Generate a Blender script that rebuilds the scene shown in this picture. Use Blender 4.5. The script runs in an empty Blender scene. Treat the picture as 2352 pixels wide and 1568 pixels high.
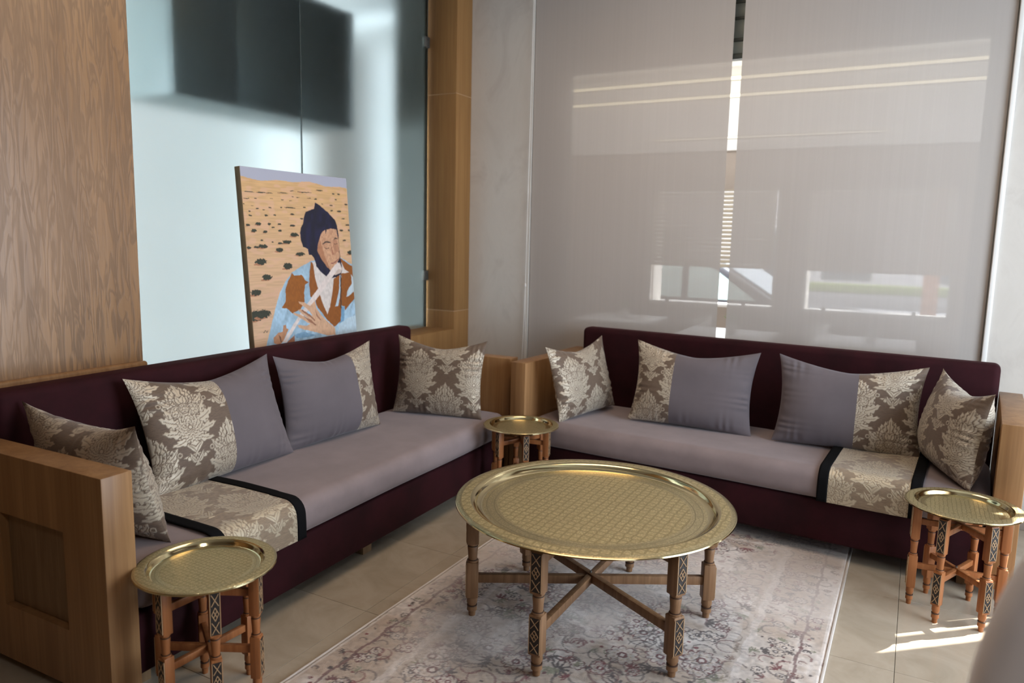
import bpy, bmesh, math, random
import numpy as np
from mathutils import Vector, Matrix
random.seed(7); rng = np.random.default_rng(7)
S = bpy.context.scene
COL = S.collection
pi = math.pi
rad = math.radians

# ---------------------------------------------------------------- camera
cam_d = bpy.data.cameras.new('camera'); cam = bpy.data.objects.new('camera', cam_d); COL.objects.link(cam)
S.camera = cam
F_PX, PITCH, ROLL, YAW, CAM_H = 1701.04, .139156908, -.022200189, 2.06833174, 1.4
cam_d.sensor_width = 36.0; cam_d.lens = F_PX / 2352 * 36.0
cam_d.clip_start = .02; cam_d.clip_end = 200
fw = Vector((math.cos(YAW)*math.cos(PITCH), math.sin(YAW)*math.cos(PITCH), -math.sin(PITCH)))
rt = Vector((math.sin(YAW), -math.cos(YAW), 0)); dn = fw.cross(rt)
rt2 = math.cos(ROLL)*rt + math.sin(ROLL)*dn; dn2 = -math.sin(ROLL)*rt + math.cos(ROLL)*dn
mw = Matrix((rt2, -dn2, -fw)).transposed().to_4x4(); mw.translation = (0, 0, CAM_H)
cam.matrix_world = mw
cam_d.dof.use_dof = True; cam_d.dof.focus_distance = 2.8; cam_d.dof.aperture_fstop = 2.2

# ---------------------------------------------------------------- world, sun, large lights, exposure
W = bpy.data.worlds.new('world'); S.world = W; W.use_nodes = True
bg = W.node_tree.nodes['Background']; bg.inputs[0].default_value = (.80, .90, 1, 1); bg.inputs[1].default_value = 8.0
def light(name, kind, loc, rot, energy, color, **kw):
    d = bpy.data.lights.new(name, kind); d.energy = energy; d.color = color
    for k, v in kw.items(): setattr(d, k, v)
    o = bpy.data.objects.new(name, d); COL.objects.link(o); o.location = loc; o.rotation_euler = rot
    return o
SUN_DIR = Vector((-.75*.77, -.66*.77, -.64)).normalized()
sun = light('sun', 'SUN', (5, 8, 8), (0, 0, 0), 30.0, (1, .95, .86), angle=rad(.5))
sun.rotation_euler = SUN_DIR.to_track_quat('-Z', 'Y').to_euler()
# daylight of the large window in the right wall
light('window_daylight', 'AREA', (2.5, 2.40, 1.45), (0, rad(90), 0), 230, (.74, .87, 1), shape='RECTANGLE', size=2.6, size_y=2.8)
# added fill light, out of view, to brighten the chair in the foreground
light('chair_fill_light', 'AREA', (1.0, -.4, 3.1), (0, 0, 0), 24, (1, .97, .93), shape='RECTANGLE', size=.5, size_y=.5)
# warm downlight in the ceiling over the seating corner
light('ceiling_light', 'AREA', (-1.15, 2.7, 3.17), (0, 0, 0), 30, (1, .74, .50), shape='RECTANGLE', size=1.3, size_y=1.3)
# lamp of the room behind the frosted glass
light('back_room_light', 'AREA', (-4.35, -2.15, .85), (rad(85), 0, rad(27)), 770, (.76, .89, 1), shape='RECTANGLE', size=2.0, size_y=1.3)
# added fill light, hidden above the view, to brighten the veranda tables
light('veranda_table_fill', 'AREA', (-1.2, 5.35, 2.93), (0, 0, 0), 70, (.95, .97, 1), shape='RECTANGLE', size=4.4, size_y=.6)
light('veranda_upward_fill', 'AREA', (-1.4, 5.8, 1.9), (rad(180), 0, 0), 36, (1, .97, .92), shape='RECTANGLE', size=4.0, size_y=1.2)  # added fill pointing up, brightens the veranda ceiling
S.view_settings.view_transform = 'Standard'; S.view_settings.look = 'None'
S.view_settings.gamma = 1; S.view_settings.exposure = 0.0
try: S.view_settings.use_curve_mapping = False
except Exception: pass
try:
    c = S.cycles
    c.use_denoising = True; c.max_bounces = 10; c.diffuse_bounces = 4; c.glossy_bounces = 4
    c.transmission_bounces = 8; c.transparent_max_bounces = 10; c.caustics_reflective = False; c.caustics_refractive = False
    c.sample_clamp_indirect = 6
except Exception: pass

# ---------------------------------------------------------------- materials
class NT:
    def __init__(s, name):
        s.m = bpy.data.materials.new(name); s.m.use_nodes = True; s.t = s.m.node_tree
        s.b = s.t.nodes['Principled BSDF']; s.out = s.t.nodes['Material Output']
    def n(s, kind, **kw):
        x = s.t.nodes.new(kind)
        for k, v in kw.items(): setattr(x, k, v)
        return x
    def l(s, a, b): s.t.links.new(a, b)
    def coord(s, scale=(1, 1, 1), kind='Object', rot=(0, 0, 0)):
        tc = s.n('ShaderNodeTexCoord'); mp = s.n('ShaderNodeMapping')
        mp.inputs['Scale'].default_value = scale; mp.inputs['Rotation'].default_value = rot
        s.l(tc.outputs[kind], mp.inputs[0]); return mp.outputs[0]
    def noise(s, vec, scale=5, detail=3, rough=.5, dist=0):
        x = s.n('ShaderNodeTexNoise'); x.inputs['Scale'].default_value = scale; x.inputs['Detail'].default_value = detail
        x.inputs['Roughness'].default_value = rough; x.inputs['Distortion'].default_value = dist
        if vec is not None: s.l(vec, x.inputs['Vector'])
        return x.outputs['Fac']
    def ramp(s, fac, stops):
        x = s.n('ShaderNodeValToRGB'); e = x.color_ramp.elements
        while len(e) < len(stops): e.new(.5)
        for i, (p, c) in enumerate(stops): e[i].position = p; e[i].color = (*c, 1) if len(c) == 3 else c
        s.l(fac, x.inputs[0]); return x.outputs[0]
    def mix(s, fac, a, b, mode='MIX'):
        x = s.n('ShaderNodeMix', data_type='RGBA', blend_type=mode)
        for sock, v in ((x.inputs[0], fac), (x.inputs[6], a), (x.inputs[7], b)):
            if isinstance(v, (int, float)): sock.default_value = v
            elif isinstance(v, tuple): sock.default_value = (*v, 1)
            else: s.l(v, sock)
        return x.outputs[2]
    def math(s, op, a, b=0.0):
        x = s.n('ShaderNodeMath', operation=op)
        for sock, v in ((x.inputs[0], a), (x.inputs[1], b)):
            if isinstance(v, (int, float)): sock.default_value = v
            else: s.l(v, sock)
        return x.outputs[0]
    def attr(s, name):
        x = s.n('ShaderNodeAttribute'); x.attribute_name = name; return x
    def bump(s, h, strength=.3, dist=.01):
        x = s.n('ShaderNodeBump'); x.inputs['Strength'].default_value = strength; x.inputs['Distance'].default_value = dist
        s.l(h, x.inputs['Height']); s.l(x.outputs[0], s.b.inputs['Normal'])
    def set(s, **kw):
        for k, v in kw.items():
            i = s.b.inputs[k.replace('_', ' ')]
            if isinstance(v, tuple): i.default_value = (*v, 1) if len(v) == 3 else v
            elif isinstance(v, (int, float)): i.default_value = v
            else: s.l(v, i)
        return s

def plain(name, col, rough=.6, metal=0, var=.12, scale=6, **kw):
    t = NT(name); f = t.noise(t.coord(), scale, 3)
    c = t.ramp(f, [(.3, tuple(x*(1-var) for x in col)), (.7, tuple(min(1, x*(1+var)) for x in col))])
    t.set(Base_Color=c, Roughness=rough, Metallic=metal, **kw); return t.m

def wood(name, dark, light, rough=.35, sx=14, sz=.7, figure=0, coat=0):
    t = NT(name)
    v = t.coord((sx, sx, sz)); big = t.noise(v, 1.0, 3, .55, .6)
    fine = t.noise(t.coord((90, 90, 3)), 1.0, 2, .6)
    c = t.ramp(big, [(.28, dark), (.5, tuple((a+b)/2 for a, b in zip(dark, light))), (.72, light)])
    c = t.mix(t.ramp(fine, [(.3, (.35,)*3), (.7, (0,)*3)]), c, tuple(x*.62 for x in dark))
    if figure:
        w = t.noise(t.coord((26, 26, 3.2)), 1.0, 2, .5, 1.6)
        band = t.ramp(w, [(.40, (0,)*3), (.47, (1,)*3), (.52, (1,)*3), (.60, (0,)*3)])
        big2 = t.ramp(t.noise(t.coord((1.6, 1.6, .5)), 1, 2), [(.35, (.35,)*3), (.65, (.9,)*3)])
        m = t.math('MULTIPLY', band, big2)
        c = t.mix(t.math('MULTIPLY', m, figure), c, tuple(x*.48 for x in dark))
        t.bump(t.math('SUBTRACT', 1.0, band), .12, .003)
        t.set(Roughness=t.math('ADD', rough, t.math('MULTIPLY', band, .18)))
    else:
        t.set(Roughness=rough)
    t.set(Base_Color=c, Coat_Weight=coat, Coat_Roughness=.25, Specular_IOR_Level=.5 if figure else .3); return t.m

def velvet(name, col, sheen, mott=.16, tint=(.9, .88, .93)):
    t = NT(name)
    f = t.noise(t.coord((1, 1, 1)), 5, 4, .6); g = t.noise(t.coord(), 420, 1)
    c = t.ramp(f, [(.3, tuple(x*(1-mott) for x in col)), (.7, tuple(x*(1+mott) for x in col))])
    t.set(Base_Color=c, Roughness=.85, Sheen_Weight=sheen, Sheen_Roughness=.35, Specular_IOR_Level=.2)
    t.b.inputs['Sheen Tint'].default_value = (*tint, 1)
    t.bump(g, .12, .002); return t.m

def brocade(name, ground, thread, th_rough=.38):
    t = NT(name); p = t.attr('pat').outputs['Fac']
    weave = t.noise(t.coord((1, 1, 1)), 900, 1)
    rib = t.noise(t.coord((60, 60, 900)), 1, 1)
    gr = t.mix(t.ramp(rib, [(.35, (0,)*3), (.65, (1,)*3)]), tuple(x*.8 for x in ground), tuple(x*1.2 for x in ground))
    tr = t.mix(weave, tuple(x*.85 for x in thread), tuple(min(1, x*1.1) for x in thread))
    t.set(Base_Color=t.mix(p, gr, tr), Roughness=t.math('SUBTRACT', .6, t.math('MULTIPLY', p, .6-th_rough)),
          Metallic=t.math('MULTIPLY', p, .25), Sheen_Weight=.25)
    t.bump(t.math('ADD', p, t.math('MULTIPLY', weave, .35)), .55, .0025); return t.m

def colattr(name, rough=.8, bumpf=None, sheen=0):
    t = NT(name); a = t.attr('Col'); t.set(Base_Color=a.outputs['Color'], Roughness=rough, Sheen_Weight=sheen)
    if bumpf: t.bump(t.noise(t.coord(), bumpf[0], 3, .7), bumpf[1], bumpf[2])
    return t.m

M = {}
M['panel'] = wood('veneer_figured', (.265, .134, .050), (.375, .203, .086), .36, 9, .5, 1.0, .7)
M['oak'] = wood('oak_honey', (.23, .115, .038), (.33, .18, .066), .68, 16, .6)
M['arm'] = wood('oak_armrest', (.22, .108, .043), (.36, .20, .09), .38, 20, .55)
M['recess'] = wood('oak_recess_dark', (.17, .10, .05), (.24, .15, .08), .6, 24, 3)
M['redwood'] = wood('stained_leg_wood', (.25, .085, .028), (.42, .165, .06), .4, 40, 3)
M['brownwood'] = wood('walnut_leg_wood', (.17, .085, .040), (.30, .165, .085), .42, 40, 3)
M['carve_dark'] = plain('burnt_black_inlay', (.018, .012, .010), .6)
M['carve_light'] = plain('pale_carved_wood', (.42, .26, .14), .5)
M['ring_dark'] = plain('burnt_ring', (.05, .022, .012), .5)
M['burgundy'] = velvet('burgundy_velvet', (.024, .0030, .0052), .05, .35, (.5, .05, .06))
M['seat'] = velvet('grey_seat_velvet', (.24, .193, .196), .32, .12)
M['grey'] = velvet('grey_velvet', (.136, .117, .129), .30, .08)
M['damask'] = brocade('damask_brocade', (.125, .082, .055), (.50, .43, .335))
M['gold'] = brocade('gold_brocade', (.25, .185, .125), (.54, .46, .335), .34)
M['black'] = plain('black_ribbon', (.006, .006, .007), .9, Specular_IOR_Level=.08)
M['wall'] = None
def _wall():
    t = NT('marbled_plaster'); f = t.noise(t.coord((1, 1, .6)), 3.2, 6, .65, 1.2)
    c = t.ramp(f, [(.3, (.50, .465, .43)), (.5, (.585, .555, .515)), (.75, (.54, .51, .47))])
    t.set(Base_Color=c, Roughness=.42); return t.m
M['wall'] = _wall()
def _floor():
    t = NT('beige_marble'); f = t.noise(t.coord((1, 1, 1)), 3.5, 6, .62, .8); g = t.noise(t.coord((1, 1, 1)), 22, 4, .7, 1)
    c = t.ramp(f, [(.3, (.34, .285, .215)), (.55, (.44, .375, .295)), (.75, (.39, .325, .25))])
    c = t.mix(t.ramp(g, [(.55, (0,)*3), (.8, (.35,)*3)]), c, (.40, .32, .23))
    t.set(Base_Color=c, Roughness=.13, Specular_IOR_Level=.5); return t.m
M['tile'] = _floor()
M['grout'] = plain('grout', (.30, .26, .21), .8)
M['white'] = plain('white_paint', (.78, .77, .75), .55, var=.03)
M['table_white'] = plain('white_laminate', (.92, .92, .93), .35, var=.01)
M['ceil'] = plain('ceiling_white', (.82, .81, .79), .7, var=.02)
M['beige'] = plain('beige_wall', (.33, .275, .235), .7, var=.04)
M['metal'] = plain('brushed_steel', (.16, .155, .145), .6, 1, var=.05)
M['alu'] = plain('dark_aluminium', (.07, .085, .085), .4, .3)
M['alu_l'] = plain('grey_aluminium', (.22, .26, .26), .4, .2)
M['cord'] = plain('white_cord', (.75, .74, .72), .6)
M['dark_room'] = plain('dark_green_grey_lacquer', (.105, .125, .120), .5)
M['dark_room2'] = plain('dark_grey_lacquer', (.135, .155, .150), .5)
M['slat'] = plain('shutter_slat', (.44, .38, .30), .5, var=.03)
M['canvas_side'] = plain('canvas_edge', (.34, .25, .145), .8)
M['chair_l'] = None
def _glass(name, col, rough, ior=1.45):
    t = NT(name); t.set(Base_Color=col, Roughness=rough, IOR=ior, Transmission_Weight=1.0); return t.m
def _frost():
    t = NT('frosted_glass'); f = t.noise(t.coord(), 1.3, 3)
    c = t.ramp(f, [(.3, (.80, .90, .91)), (.7, (.86, .94, .95))])
    t.set(Base_Color=c, Roughness=.40, IOR=1.12, Transmission_Weight=1.0); return t.m
M['frost'] = _frost()
def _pane():
    t = NT('window_glass'); t.b.inputs['Base Color'].default_value = (1, 1, 1, 1)
    tr = t.n('ShaderNodeBsdfTransparent'); gl = t.n('ShaderNodeBsdfGlossy'); gl.inputs['Roughness'].default_value = .03
    mx = t.n('ShaderNodeMixShader'); fr = t.n('ShaderNodeFresnel'); fr.inputs[0].default_value = 1.3
    t.l(fr.outputs[0], mx.inputs[0]); t.l(tr.outputs[0], mx.inputs[1]); t.l(gl.outputs[0], mx.inputs[2]); t.l(mx.outputs[0], t.out.inputs[0])
    return t.m
M['pane'] = _pane()
def _blind():
    t = NT('solar_screen_fabric')
    st = t.noise(t.coord((70, 1, .25)), 1, 3, .6); we = t.noise(t.coord((1, 1, 1)), 700, 1)
    c = t.ramp(st, [(.3, (.462, .428, .402)), (.7, (.478, .444, .418))])
    di = t.n('ShaderNodeBsdfDiffuse'); tl = t.n('ShaderNodeBsdfTranslucent'); tr = t.n('ShaderNodeBsdfTransparent')
    t.l(c, di.inputs[0]); t.l(c, tl.inputs[0])
    m1 = t.n('ShaderNodeMixShader'); m1.inputs[0].default_value = .06
    t.l(di.outputs[0], m1.inputs[1]); t.l(tl.outputs[0], m1.inputs[2])
    m2 = t.n('ShaderNodeMixShader')
    fac = t.math('ADD', .065, t.math('MULTIPLY', t.math('SUBTRACT', we, .5), .04)); t.l(fac, m2.inputs[0])
    t.l(m1.outputs[0], m2.inputs[1]); t.l(tr.outputs[0], m2.inputs[2]); t.l(m2.outputs[0], t.out.inputs[0]); return t.m
M['blind'] = _blind()
def _emit(name, col, s):
    t = NT(name); t.set(Base_Color=(.8, .8, .8), Emission_Color=col, Emission_Strength=s); return t.m
M['led'] = _emit('led_strip', (1, .86, .52), 3.2)
M['led_dim'] = _emit('led_strip_dim', (1, .88, .6), 1.6)
def _brass(name, mode):
    t = NT(name); tc = t.n('ShaderNodeTexCoord'); o = tc.outputs['Object']
    sx = t.n('ShaderNodeSeparateXYZ'); t.l(o, sx.inputs[0])
    r = t.math('SQRT', t.math('ADD', t.math('MULTIPLY', sx.outputs[0], sx.outputs[0]), t.math('MULTIPLY', sx.outputs[1], sx.outputs[1])))
    k = 1.0 if mode == 'large' else 2.0
    v1 = t.n('ShaderNodeTexVoronoi', feature='DISTANCE_TO_EDGE'); v1.inputs['Scale'].default_value = 34*k; v1.inputs['Randomness'].default_value = .25
    t.l(o, v1.inputs['Vector'])
    v2 = t.n('ShaderNodeTexVoronoi', feature='DISTANCE_TO_EDGE'); v2.inputs['Scale'].default_value = 90*k; t.l(o, v2.inputs['Vector'])
    e1 = t.ramp(v1.outputs['Distance'], [(.0, (1,)*3), (.09, (1,)*3), (.16, (0,)*3)])
    e2 = t.ramp(v2.outputs['Distance'], [(.0, (1,)*3), (.10, (.6,)*3), (.22, (0,)*3)])
    rings = t.math('SINE', t.math('MULTIPLY', r, 230.0*k)); ring = t.ramp(rings, [(.86, (0,)*3), (.97, (1,)*3)])
    en = t.attr('pat').outputs['Fac']          # 1 = engraved zone, 0 = plain polished metal, .5 = ringed border
    body = t.math('MAXIMUM', e1, t.math('MULTIPLY', e2, .75))
    isring = t.math('MULTIPLY', t.math('LESS_THAN', t.math('ABSOLUTE', t.math('SUBTRACT', en, .5)), .2), t.math('MAXIMUM', ring, t.math('MULTIPLY', e2, .7)))
    isbody = t.math('MULTIPLY', t.math('GREATER_THAN', en, .75), body)
    pat = t.math('MAXIMUM', isring, isbody)
    base = t.mix(pat, (.66, .565, .33), (.43, .36, .20))
    en2 = t.math('MULTIPLY', en, 1.0)
    t.set(Base_Color=base, Metallic=1.0, Roughness=t.math('ADD', .12, t.math('MULTIPLY', en2, .36)))
    t.bump(t.math('SUBTRACT', 1.0, pat), .38, .0014); return t.m
M['brass_l'] = _brass('engraved_brass_large', 'large'); M['brass_s'] = _brass('engraved_brass_small', 'small')
M['rug'] = colattr('rug_pile', .95, (350, .5, .004), .3)
M['binding'] = plain('rug_binding', (.62, .58, .55), .85)
M['picture'] = colattr('oil_paint', .55, (160, .18, .002))
M['chair'] = velvet('grey_slipcover', (.80, .79, .84), .25, .03)

# ---------------------------------------------------------------- mesh helpers
class MB:
    def __init__(s): s.bm = bmesh.new()
    def _add(s, b, mi, mat4=None):
        if mat4 is not None: b.transform(mat4)
        for f in b.faces: f.material_index = mi
        me = bpy.data.meshes.new('tmp'); b.to_mesh(me); b.free(); s.bm.from_mesh(me); bpy.data.meshes.remove(me); return s
    def box(s, lo, hi, bev=0, seg=2, mi=0, mat4=None):
        b = bmesh.new(); bmesh.ops.create_cube(b, size=1)
        for v in b.verts: v.co = Vector([lo[i] + (v.co[i]+.5)*(hi[i]-lo[i]) for i in range(3)])
        if bev: bmesh.ops.bevel(b, geom=b.edges[:], offset=bev, segments=seg, profile=.5, affect='EDGES')
        return s._add(b, mi, mat4)
    def bar(s, p0, p1, w, h, mi=0, bev=0):
        p0, p1 = Vector(p0), Vector(p1); d = p1-p0; L = d.length
        q = d.to_track_quat('X', 'Z').to_matrix().to_4x4(); q.translation = p0
        return s.box((0, -w/2, -h/2), (L, w/2, h/2), bev, 2, mi, q)
    def cyl(s, p0, p1, r0, r1=None, n=16, mi=0):
        p0, p1 = Vector(p0), Vector(p1); d = p1-p0; r1 = r0 if r1 is None else r1
        b = bmesh.new(); bmesh.ops.create_cone(b, cap_ends=True, segments=n, radius1=r0, radius2=r1, depth=d.length)
        q = d.to_track_quat('Z', 'Y').to_matrix().to_4x4(); q.translation = (p0+p1)/2
        return s._add(b, mi, q)
    def lathe(s, prof, n=24, c=(0, 0, 0), mi=0):
        b = bmesh.new(); rings = []
        for r, z in prof:
            rings.append([b.verts.new((c[0]+r*math.cos(2*pi*i/n), c[1]+r*math.sin(2*pi*i/n), c[2]+z)) for i in range(n)] if r > 1e-6 else [b.verts.new((c[0], c[1], c[2]+z))])
        for A, B in zip(rings, rings[1:]):
            for i in range(n):
                j = (i+1) % n
                if len(A) == 1 and len(B) == 1: continue
                if len(A) == 1: b.faces.new((A[0], B[j], B[i]))
                elif len(B) == 1: b.faces.new((A[i], A[j], B[0]))
                else: b.faces.new((A[i], A[j], B[j], B[i]))
        if len(rings[0]) > 1: b.faces.new(rings[0][::-1])
        if len(rings[-1]) > 1: b.faces.new(rings[-1])
        bmesh.ops.recalc_face_normals(b, faces=b.faces[:]); return s._add(b, mi)
    def tube(s, pts, r, n=8, mi=0):
        pts = [Vector(p) for p in pts]; b = bmesh.new(); rings = []
        for i, p in enumerate(pts):
            d = (pts[min(i+1, len(pts)-1)]-pts[max(i-1, 0)]).normalized(); q = d.to_track_quat('Z', 'Y')
            rings.append([b.verts.new(p + q @ Vector((r*math.cos(2*pi*k/n), r*math.sin(2*pi*k/n), 0))) for k in range(n)])
        for A, B in zip(rings, rings[1:]):
            for k in range(n): b.faces.new((A[k], A[(k+1) % n], B[(k+1) % n], B[k]))
        b.faces.new(rings[0][::-1]); b.faces.new(rings[-1]); return s._add(b, mi)
    def prism(s, poly, axis, a0, a1, mi=0, bev=0):
        """poly: 2-D outline in the two other axes, extruded along axis from a0 to a1"""
        b = bmesh.new()
        def P(p, a):
            q = [p[0], p[1]]; q.insert(axis, a); return b.verts.new(q)
        A = [P(p, a0) for p in poly]; B = [P(p, a1) for p in poly]; n = len(poly)
        b.faces.new(A); b.faces.new(B[::-1])
        for i in range(n): b.faces.new((A[i], B[i], B[(i+1) % n], A[(i+1) % n]))
        bmesh.ops.recalc_face_normals(b, faces=b.faces[:])
        if bev: bmesh.ops.bevel(b, geom=b.edges[:], offset=bev, segments=2, profile=.5, affect='EDGES')
        return s._add(b, mi)
    def mesh(s, name, mats, ang=.6):
        me = bpy.data.meshes.new(name); s.bm.to_mesh(me); s.bm.free()
        for m in (mats if isinstance(mats, (list, tuple)) else [mats]): me.materials.append(m)
        me.shade_smooth(); me.set_sharp_from_angle(angle=ang); return me
    def build(s, name, mats, parent=None, loc=None, ang=.6):
        return link(name, s.mesh(name, mats, ang), parent, loc)

def link(name, me, parent=None, loc=None):
    o = bpy.data.objects.new(name, me); COL.objects.link(o)
    if parent is not None: o.parent = parent
    if loc is not None: o.location = loc
    return o
def thing(name, label, cat, loc=(0, 0, 0), rz=0, group=None):
    o = bpy.data.objects.new(name, None); COL.objects.link(o); o.empty_display_size = .1
    o.location = loc; o.rotation_euler = (0, 0, rz); return tag(o, label, cat, group)
def tag(o, label, cat, group=None):
    o['label'] = label; o['category'] = cat
    if group: o['group'] = group
    return o
def struct(o): o['kind'] = 'structure'; return o
def empty(name, loc=(0, 0, 0), rz=0, parent=None):
    o = bpy.data.objects.new(name, None); COL.objects.link(o); o.empty_display_size = .1
    o.location = loc; o.rotation_euler = (0, 0, rz)
    if parent is not None: o.parent = parent
    return o
def grid_mesh(name, co, nu, nv, mats, pat=None, col=None, smooth=True, flip=False):
    """co: (nv, nu, 3) array"""
    me = bpy.data.meshes.new(name); i = np.arange(nu*nv).reshape(nv, nu)
    q = np.stack([i[:-1, :-1], i[:-1, 1:], i[1:, 1:], i[1:, :-1]], -1).reshape(-1, 4)
    if flip: q = q[:, ::-1]
    me.vertices.add(nu*nv); me.vertices.foreach_set('co', co.reshape(-1).astype(np.float32))
    me.loops.add(q.size); me.loops.foreach_set('vertex_index', q.reshape(-1).astype(np.int32))
    me.polygons.add(len(q)); me.polygons.foreach_set('loop_start', (np.arange(len(q))*4).astype(np.int32))
    me.update(calc_edges=True); me.validate()
    for m in (mats if isinstance(mats, (list, tuple)) else [mats]): me.materials.append(m)
    if pat is not None:
        a = me.attributes.new('pat', 'FLOAT', 'POINT'); a.data.foreach_set('value', pat.reshape(-1).astype(np.float32))
    if col is not None:
        a = me.attributes.new('Col', 'FLOAT_COLOR', 'POINT'); c4 = np.ones((nu*nv, 4), np.float32); c4[:, :3] = col.reshape(-1, 3); a.data.foreach_set('color', c4.reshape(-1))
    if smooth: me.shade_smooth()
    return me
def lin(r, g, b): return tuple(((x/255)/12.92 if x/255 <= .04045 else ((x/255+.055)/1.055)**2.4) for x in (r, g, b))

# ---------------------------------------------------------------- patterns drawn with numpy
def leaf(X, Y, bx, by, ang, L, w, lobes=0, bend=0.0):
    """distance-like mask of one leaf: >0 inside; also the across coordinate"""
    c, s = math.cos(ang), math.sin(ang); dx, dy = X-bx, Y-by
    t = (dx*c + dy*s)/L; n = -dx*s + dy*c
    n = n - bend*L*np.clip(t, 0, 1)**2
    tt = np.clip(t, 0, 1); prof = w*np.sin(pi*tt**.8)**.75
    if lobes: prof = prof*(1 + .30*np.sin(2*pi*lobes*tt - np.abs(n)/w*2.5))
    d = prof - np.abs(n); d = np.where((t < 0) | (t > 1), -np.maximum(np.abs(n), w*.6) , d)
    return d, n, tt
def paint_leaf(img, X, Y, bx, by, ang, L, w, lobes=0, bend=0, vein=True, edge=.0042, val=1.0):
    d, n, t = leaf(X, Y, bx, by, ang, L, w, lobes, bend)
    img[(d > -edge) & (d <= 0)] = 0
    ins = d > 0; img[ins] = val
    if vein: img[ins & (np.abs(n) < .0015) & (t > .08) & (t < .8)] = .15
def disc(img, X, Y, cx, cy, r, edge=.003, val=1):
    q = np.hypot(X-cx, Y-cy); img[(q < r+edge)] = 0; img[q < r] = val
def damask_tile(TW=.33, TH=.40, px=.0011):
    nu, nv = int(TW/px), int(TH/px)
    img = np.zeros((nv, nu))
    gx = (np.arange(nu)+.5)/nu*TW; gy = (np.arange(nv)+.5)/nv*TH
    def motif(cx, cy):
        dx = (gx-cx+TW/2) % TW - TW/2; dy = (gy-cy+TH/2) % TH - TH/2
        X, Y = np.meshgrid(dx, dy); X = np.abs(X); m = np.zeros_like(X)
        A = lambda *a, **k: paint_leaf(m, X, Y, *a, **k)
        # stalk and scrolls under the bouquet, up to the next motif
        yy = np.clip((Y+.128)/.275, 0, 1); prof = .083*np.sin(pi*yy**.85)**.8*(1+.09*np.abs(np.sin(Y*95)))
        m[(X < prof) & (Y > -.128) & (Y < .147)] = 1
        m[(X < .0035) & (Y < -.10) & (Y > -.205)] = 1
        A(.000, -.150, rad(70), .05, .010, bend=-.5); A(.004, -.155, rad(-40), .045, .011, bend=.7)
        disc(m, X, Y, .034, -.168, .008); A(.003, -.185, rad(25), .04, .009, bend=.6)
        A(0, -.19, rad(-90), .02, .012, vein=False)
        # acanthus side leaves
        for (bx, by, a, L, w, lo, be) in ((.03, -.03, 5, .085, .020, 4, .35), (.03, .0, 30, .080, .019, 4, .25), (.025, .03, 52, .075, .017, 4, -.2),
                                          (.03, -.06, -18, .078, .018, 3, .45), (.02, -.085, -48, .065, .016, 3, .6), (.05, .045, 12, .05, .012, 3, .6)):
            A(bx, by, rad(a), L, w, lobes=lo, bend=be)
        disc(m, X, Y, .095, .055, .010); disc(m, X, Y, .095, .055, .004, .002, 0)
        # top palmette
        for a, L, w in ((28, .060, .013), (46, .068, .014), (62, .076, .015), (78, .082, .013)): A(.006, .055, rad(a), L, w, lobes=3)
        A(0, .06, rad(90), .095, .013, lobes=3)
        for a in (15, 50, 75): A(.004, .045, rad(a), .04, .012)
        # roses
        for (x, y, r) in ((.034, .018, .024), (.0, .028, .020)):
            disc(m, X, Y, x, y, r)
            for k in range(7): A(x, y, 2*pi*k/7+.3, r*1.02, r*.42, edge=.0018)
            disc(m, X, Y, x, y, r*.3, .0018)
        # big peony
        for k in range(11): A(0, -.052, rad(-100+k*22), .060, .0155, lobes=1, edge=.0022)
        for k in range(9): A(0, -.052, rad(-90+k*26), .040, .012, edge=.0020)
        for k in range(6): A(0, -.050, rad(-80+k*32), .022, .009, edge=.0018)
        disc(m, X, Y, 0, -.05, .007)
        return m
    for cx, cy in ((TW/2, TH/2), (0, 0)):
        img = np.maximum(img, motif(cx, cy))
    # soften by one pixel
    img = (img*2 + np.roll(img, 1, 0) + np.roll(img, 1, 1))/4
    return img, TW, TH
DT, DTW, DTH = damask_tile()
def damask(u, v):
    nv, nu = DT.shape
    x = (u/DTW % 1)*nu; y = (v/DTH % 1)*nv
    x0 = np.floor(x).astype(int); y0 = np.floor(y).astype(int); fx, fy = x-x0, y-y0
    x0 %= nu; y0 %= nv; x1 = (x0+1) % nu; y1 = (y0+1) % nv
    return (DT[y0, x0]*(1-fx)+DT[y0, x1]*fx)*(1-fy) + (DT[y1, x0]*(1-fx)+DT[y1, x1]*fx)*fy
def vnoise(u, v, seed=0):
    """smooth value noise for arrays"""
    g = np.random.default_rng(seed).random((64, 64))
    x0 = np.floor(u).astype(int); y0 = np.floor(v).astype(int); fx, fy = u-x0, v-y0
    fx = fx*fx*(3-2*fx); fy = fy*fy*(3-2*fy)
    a = g[y0 % 64, x0 % 64]; b = g[y0 % 64, (x0+1) % 64]; c = g[(y0+1) % 64, x0 % 64]; d = g[(y0+1) % 64, (x0+1) % 64]
    return (a*(1-fx)+b*fx)*(1-fy)+(c*(1-fx)+d*fx)*fy
def inpoly(X, Y, poly):
    c = np.zeros(X.shape, bool); n = len(poly)
    for i in range(n):
        x0, y0 = poly[i]; x1, y1 = poly[(i+1) % n]
        if y0 == y1: continue
        c ^= ((y0 > Y) != (y1 > Y)) & (X < (x1-x0)*(Y-y0)/(y1-y0)+x0)
    return c

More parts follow.
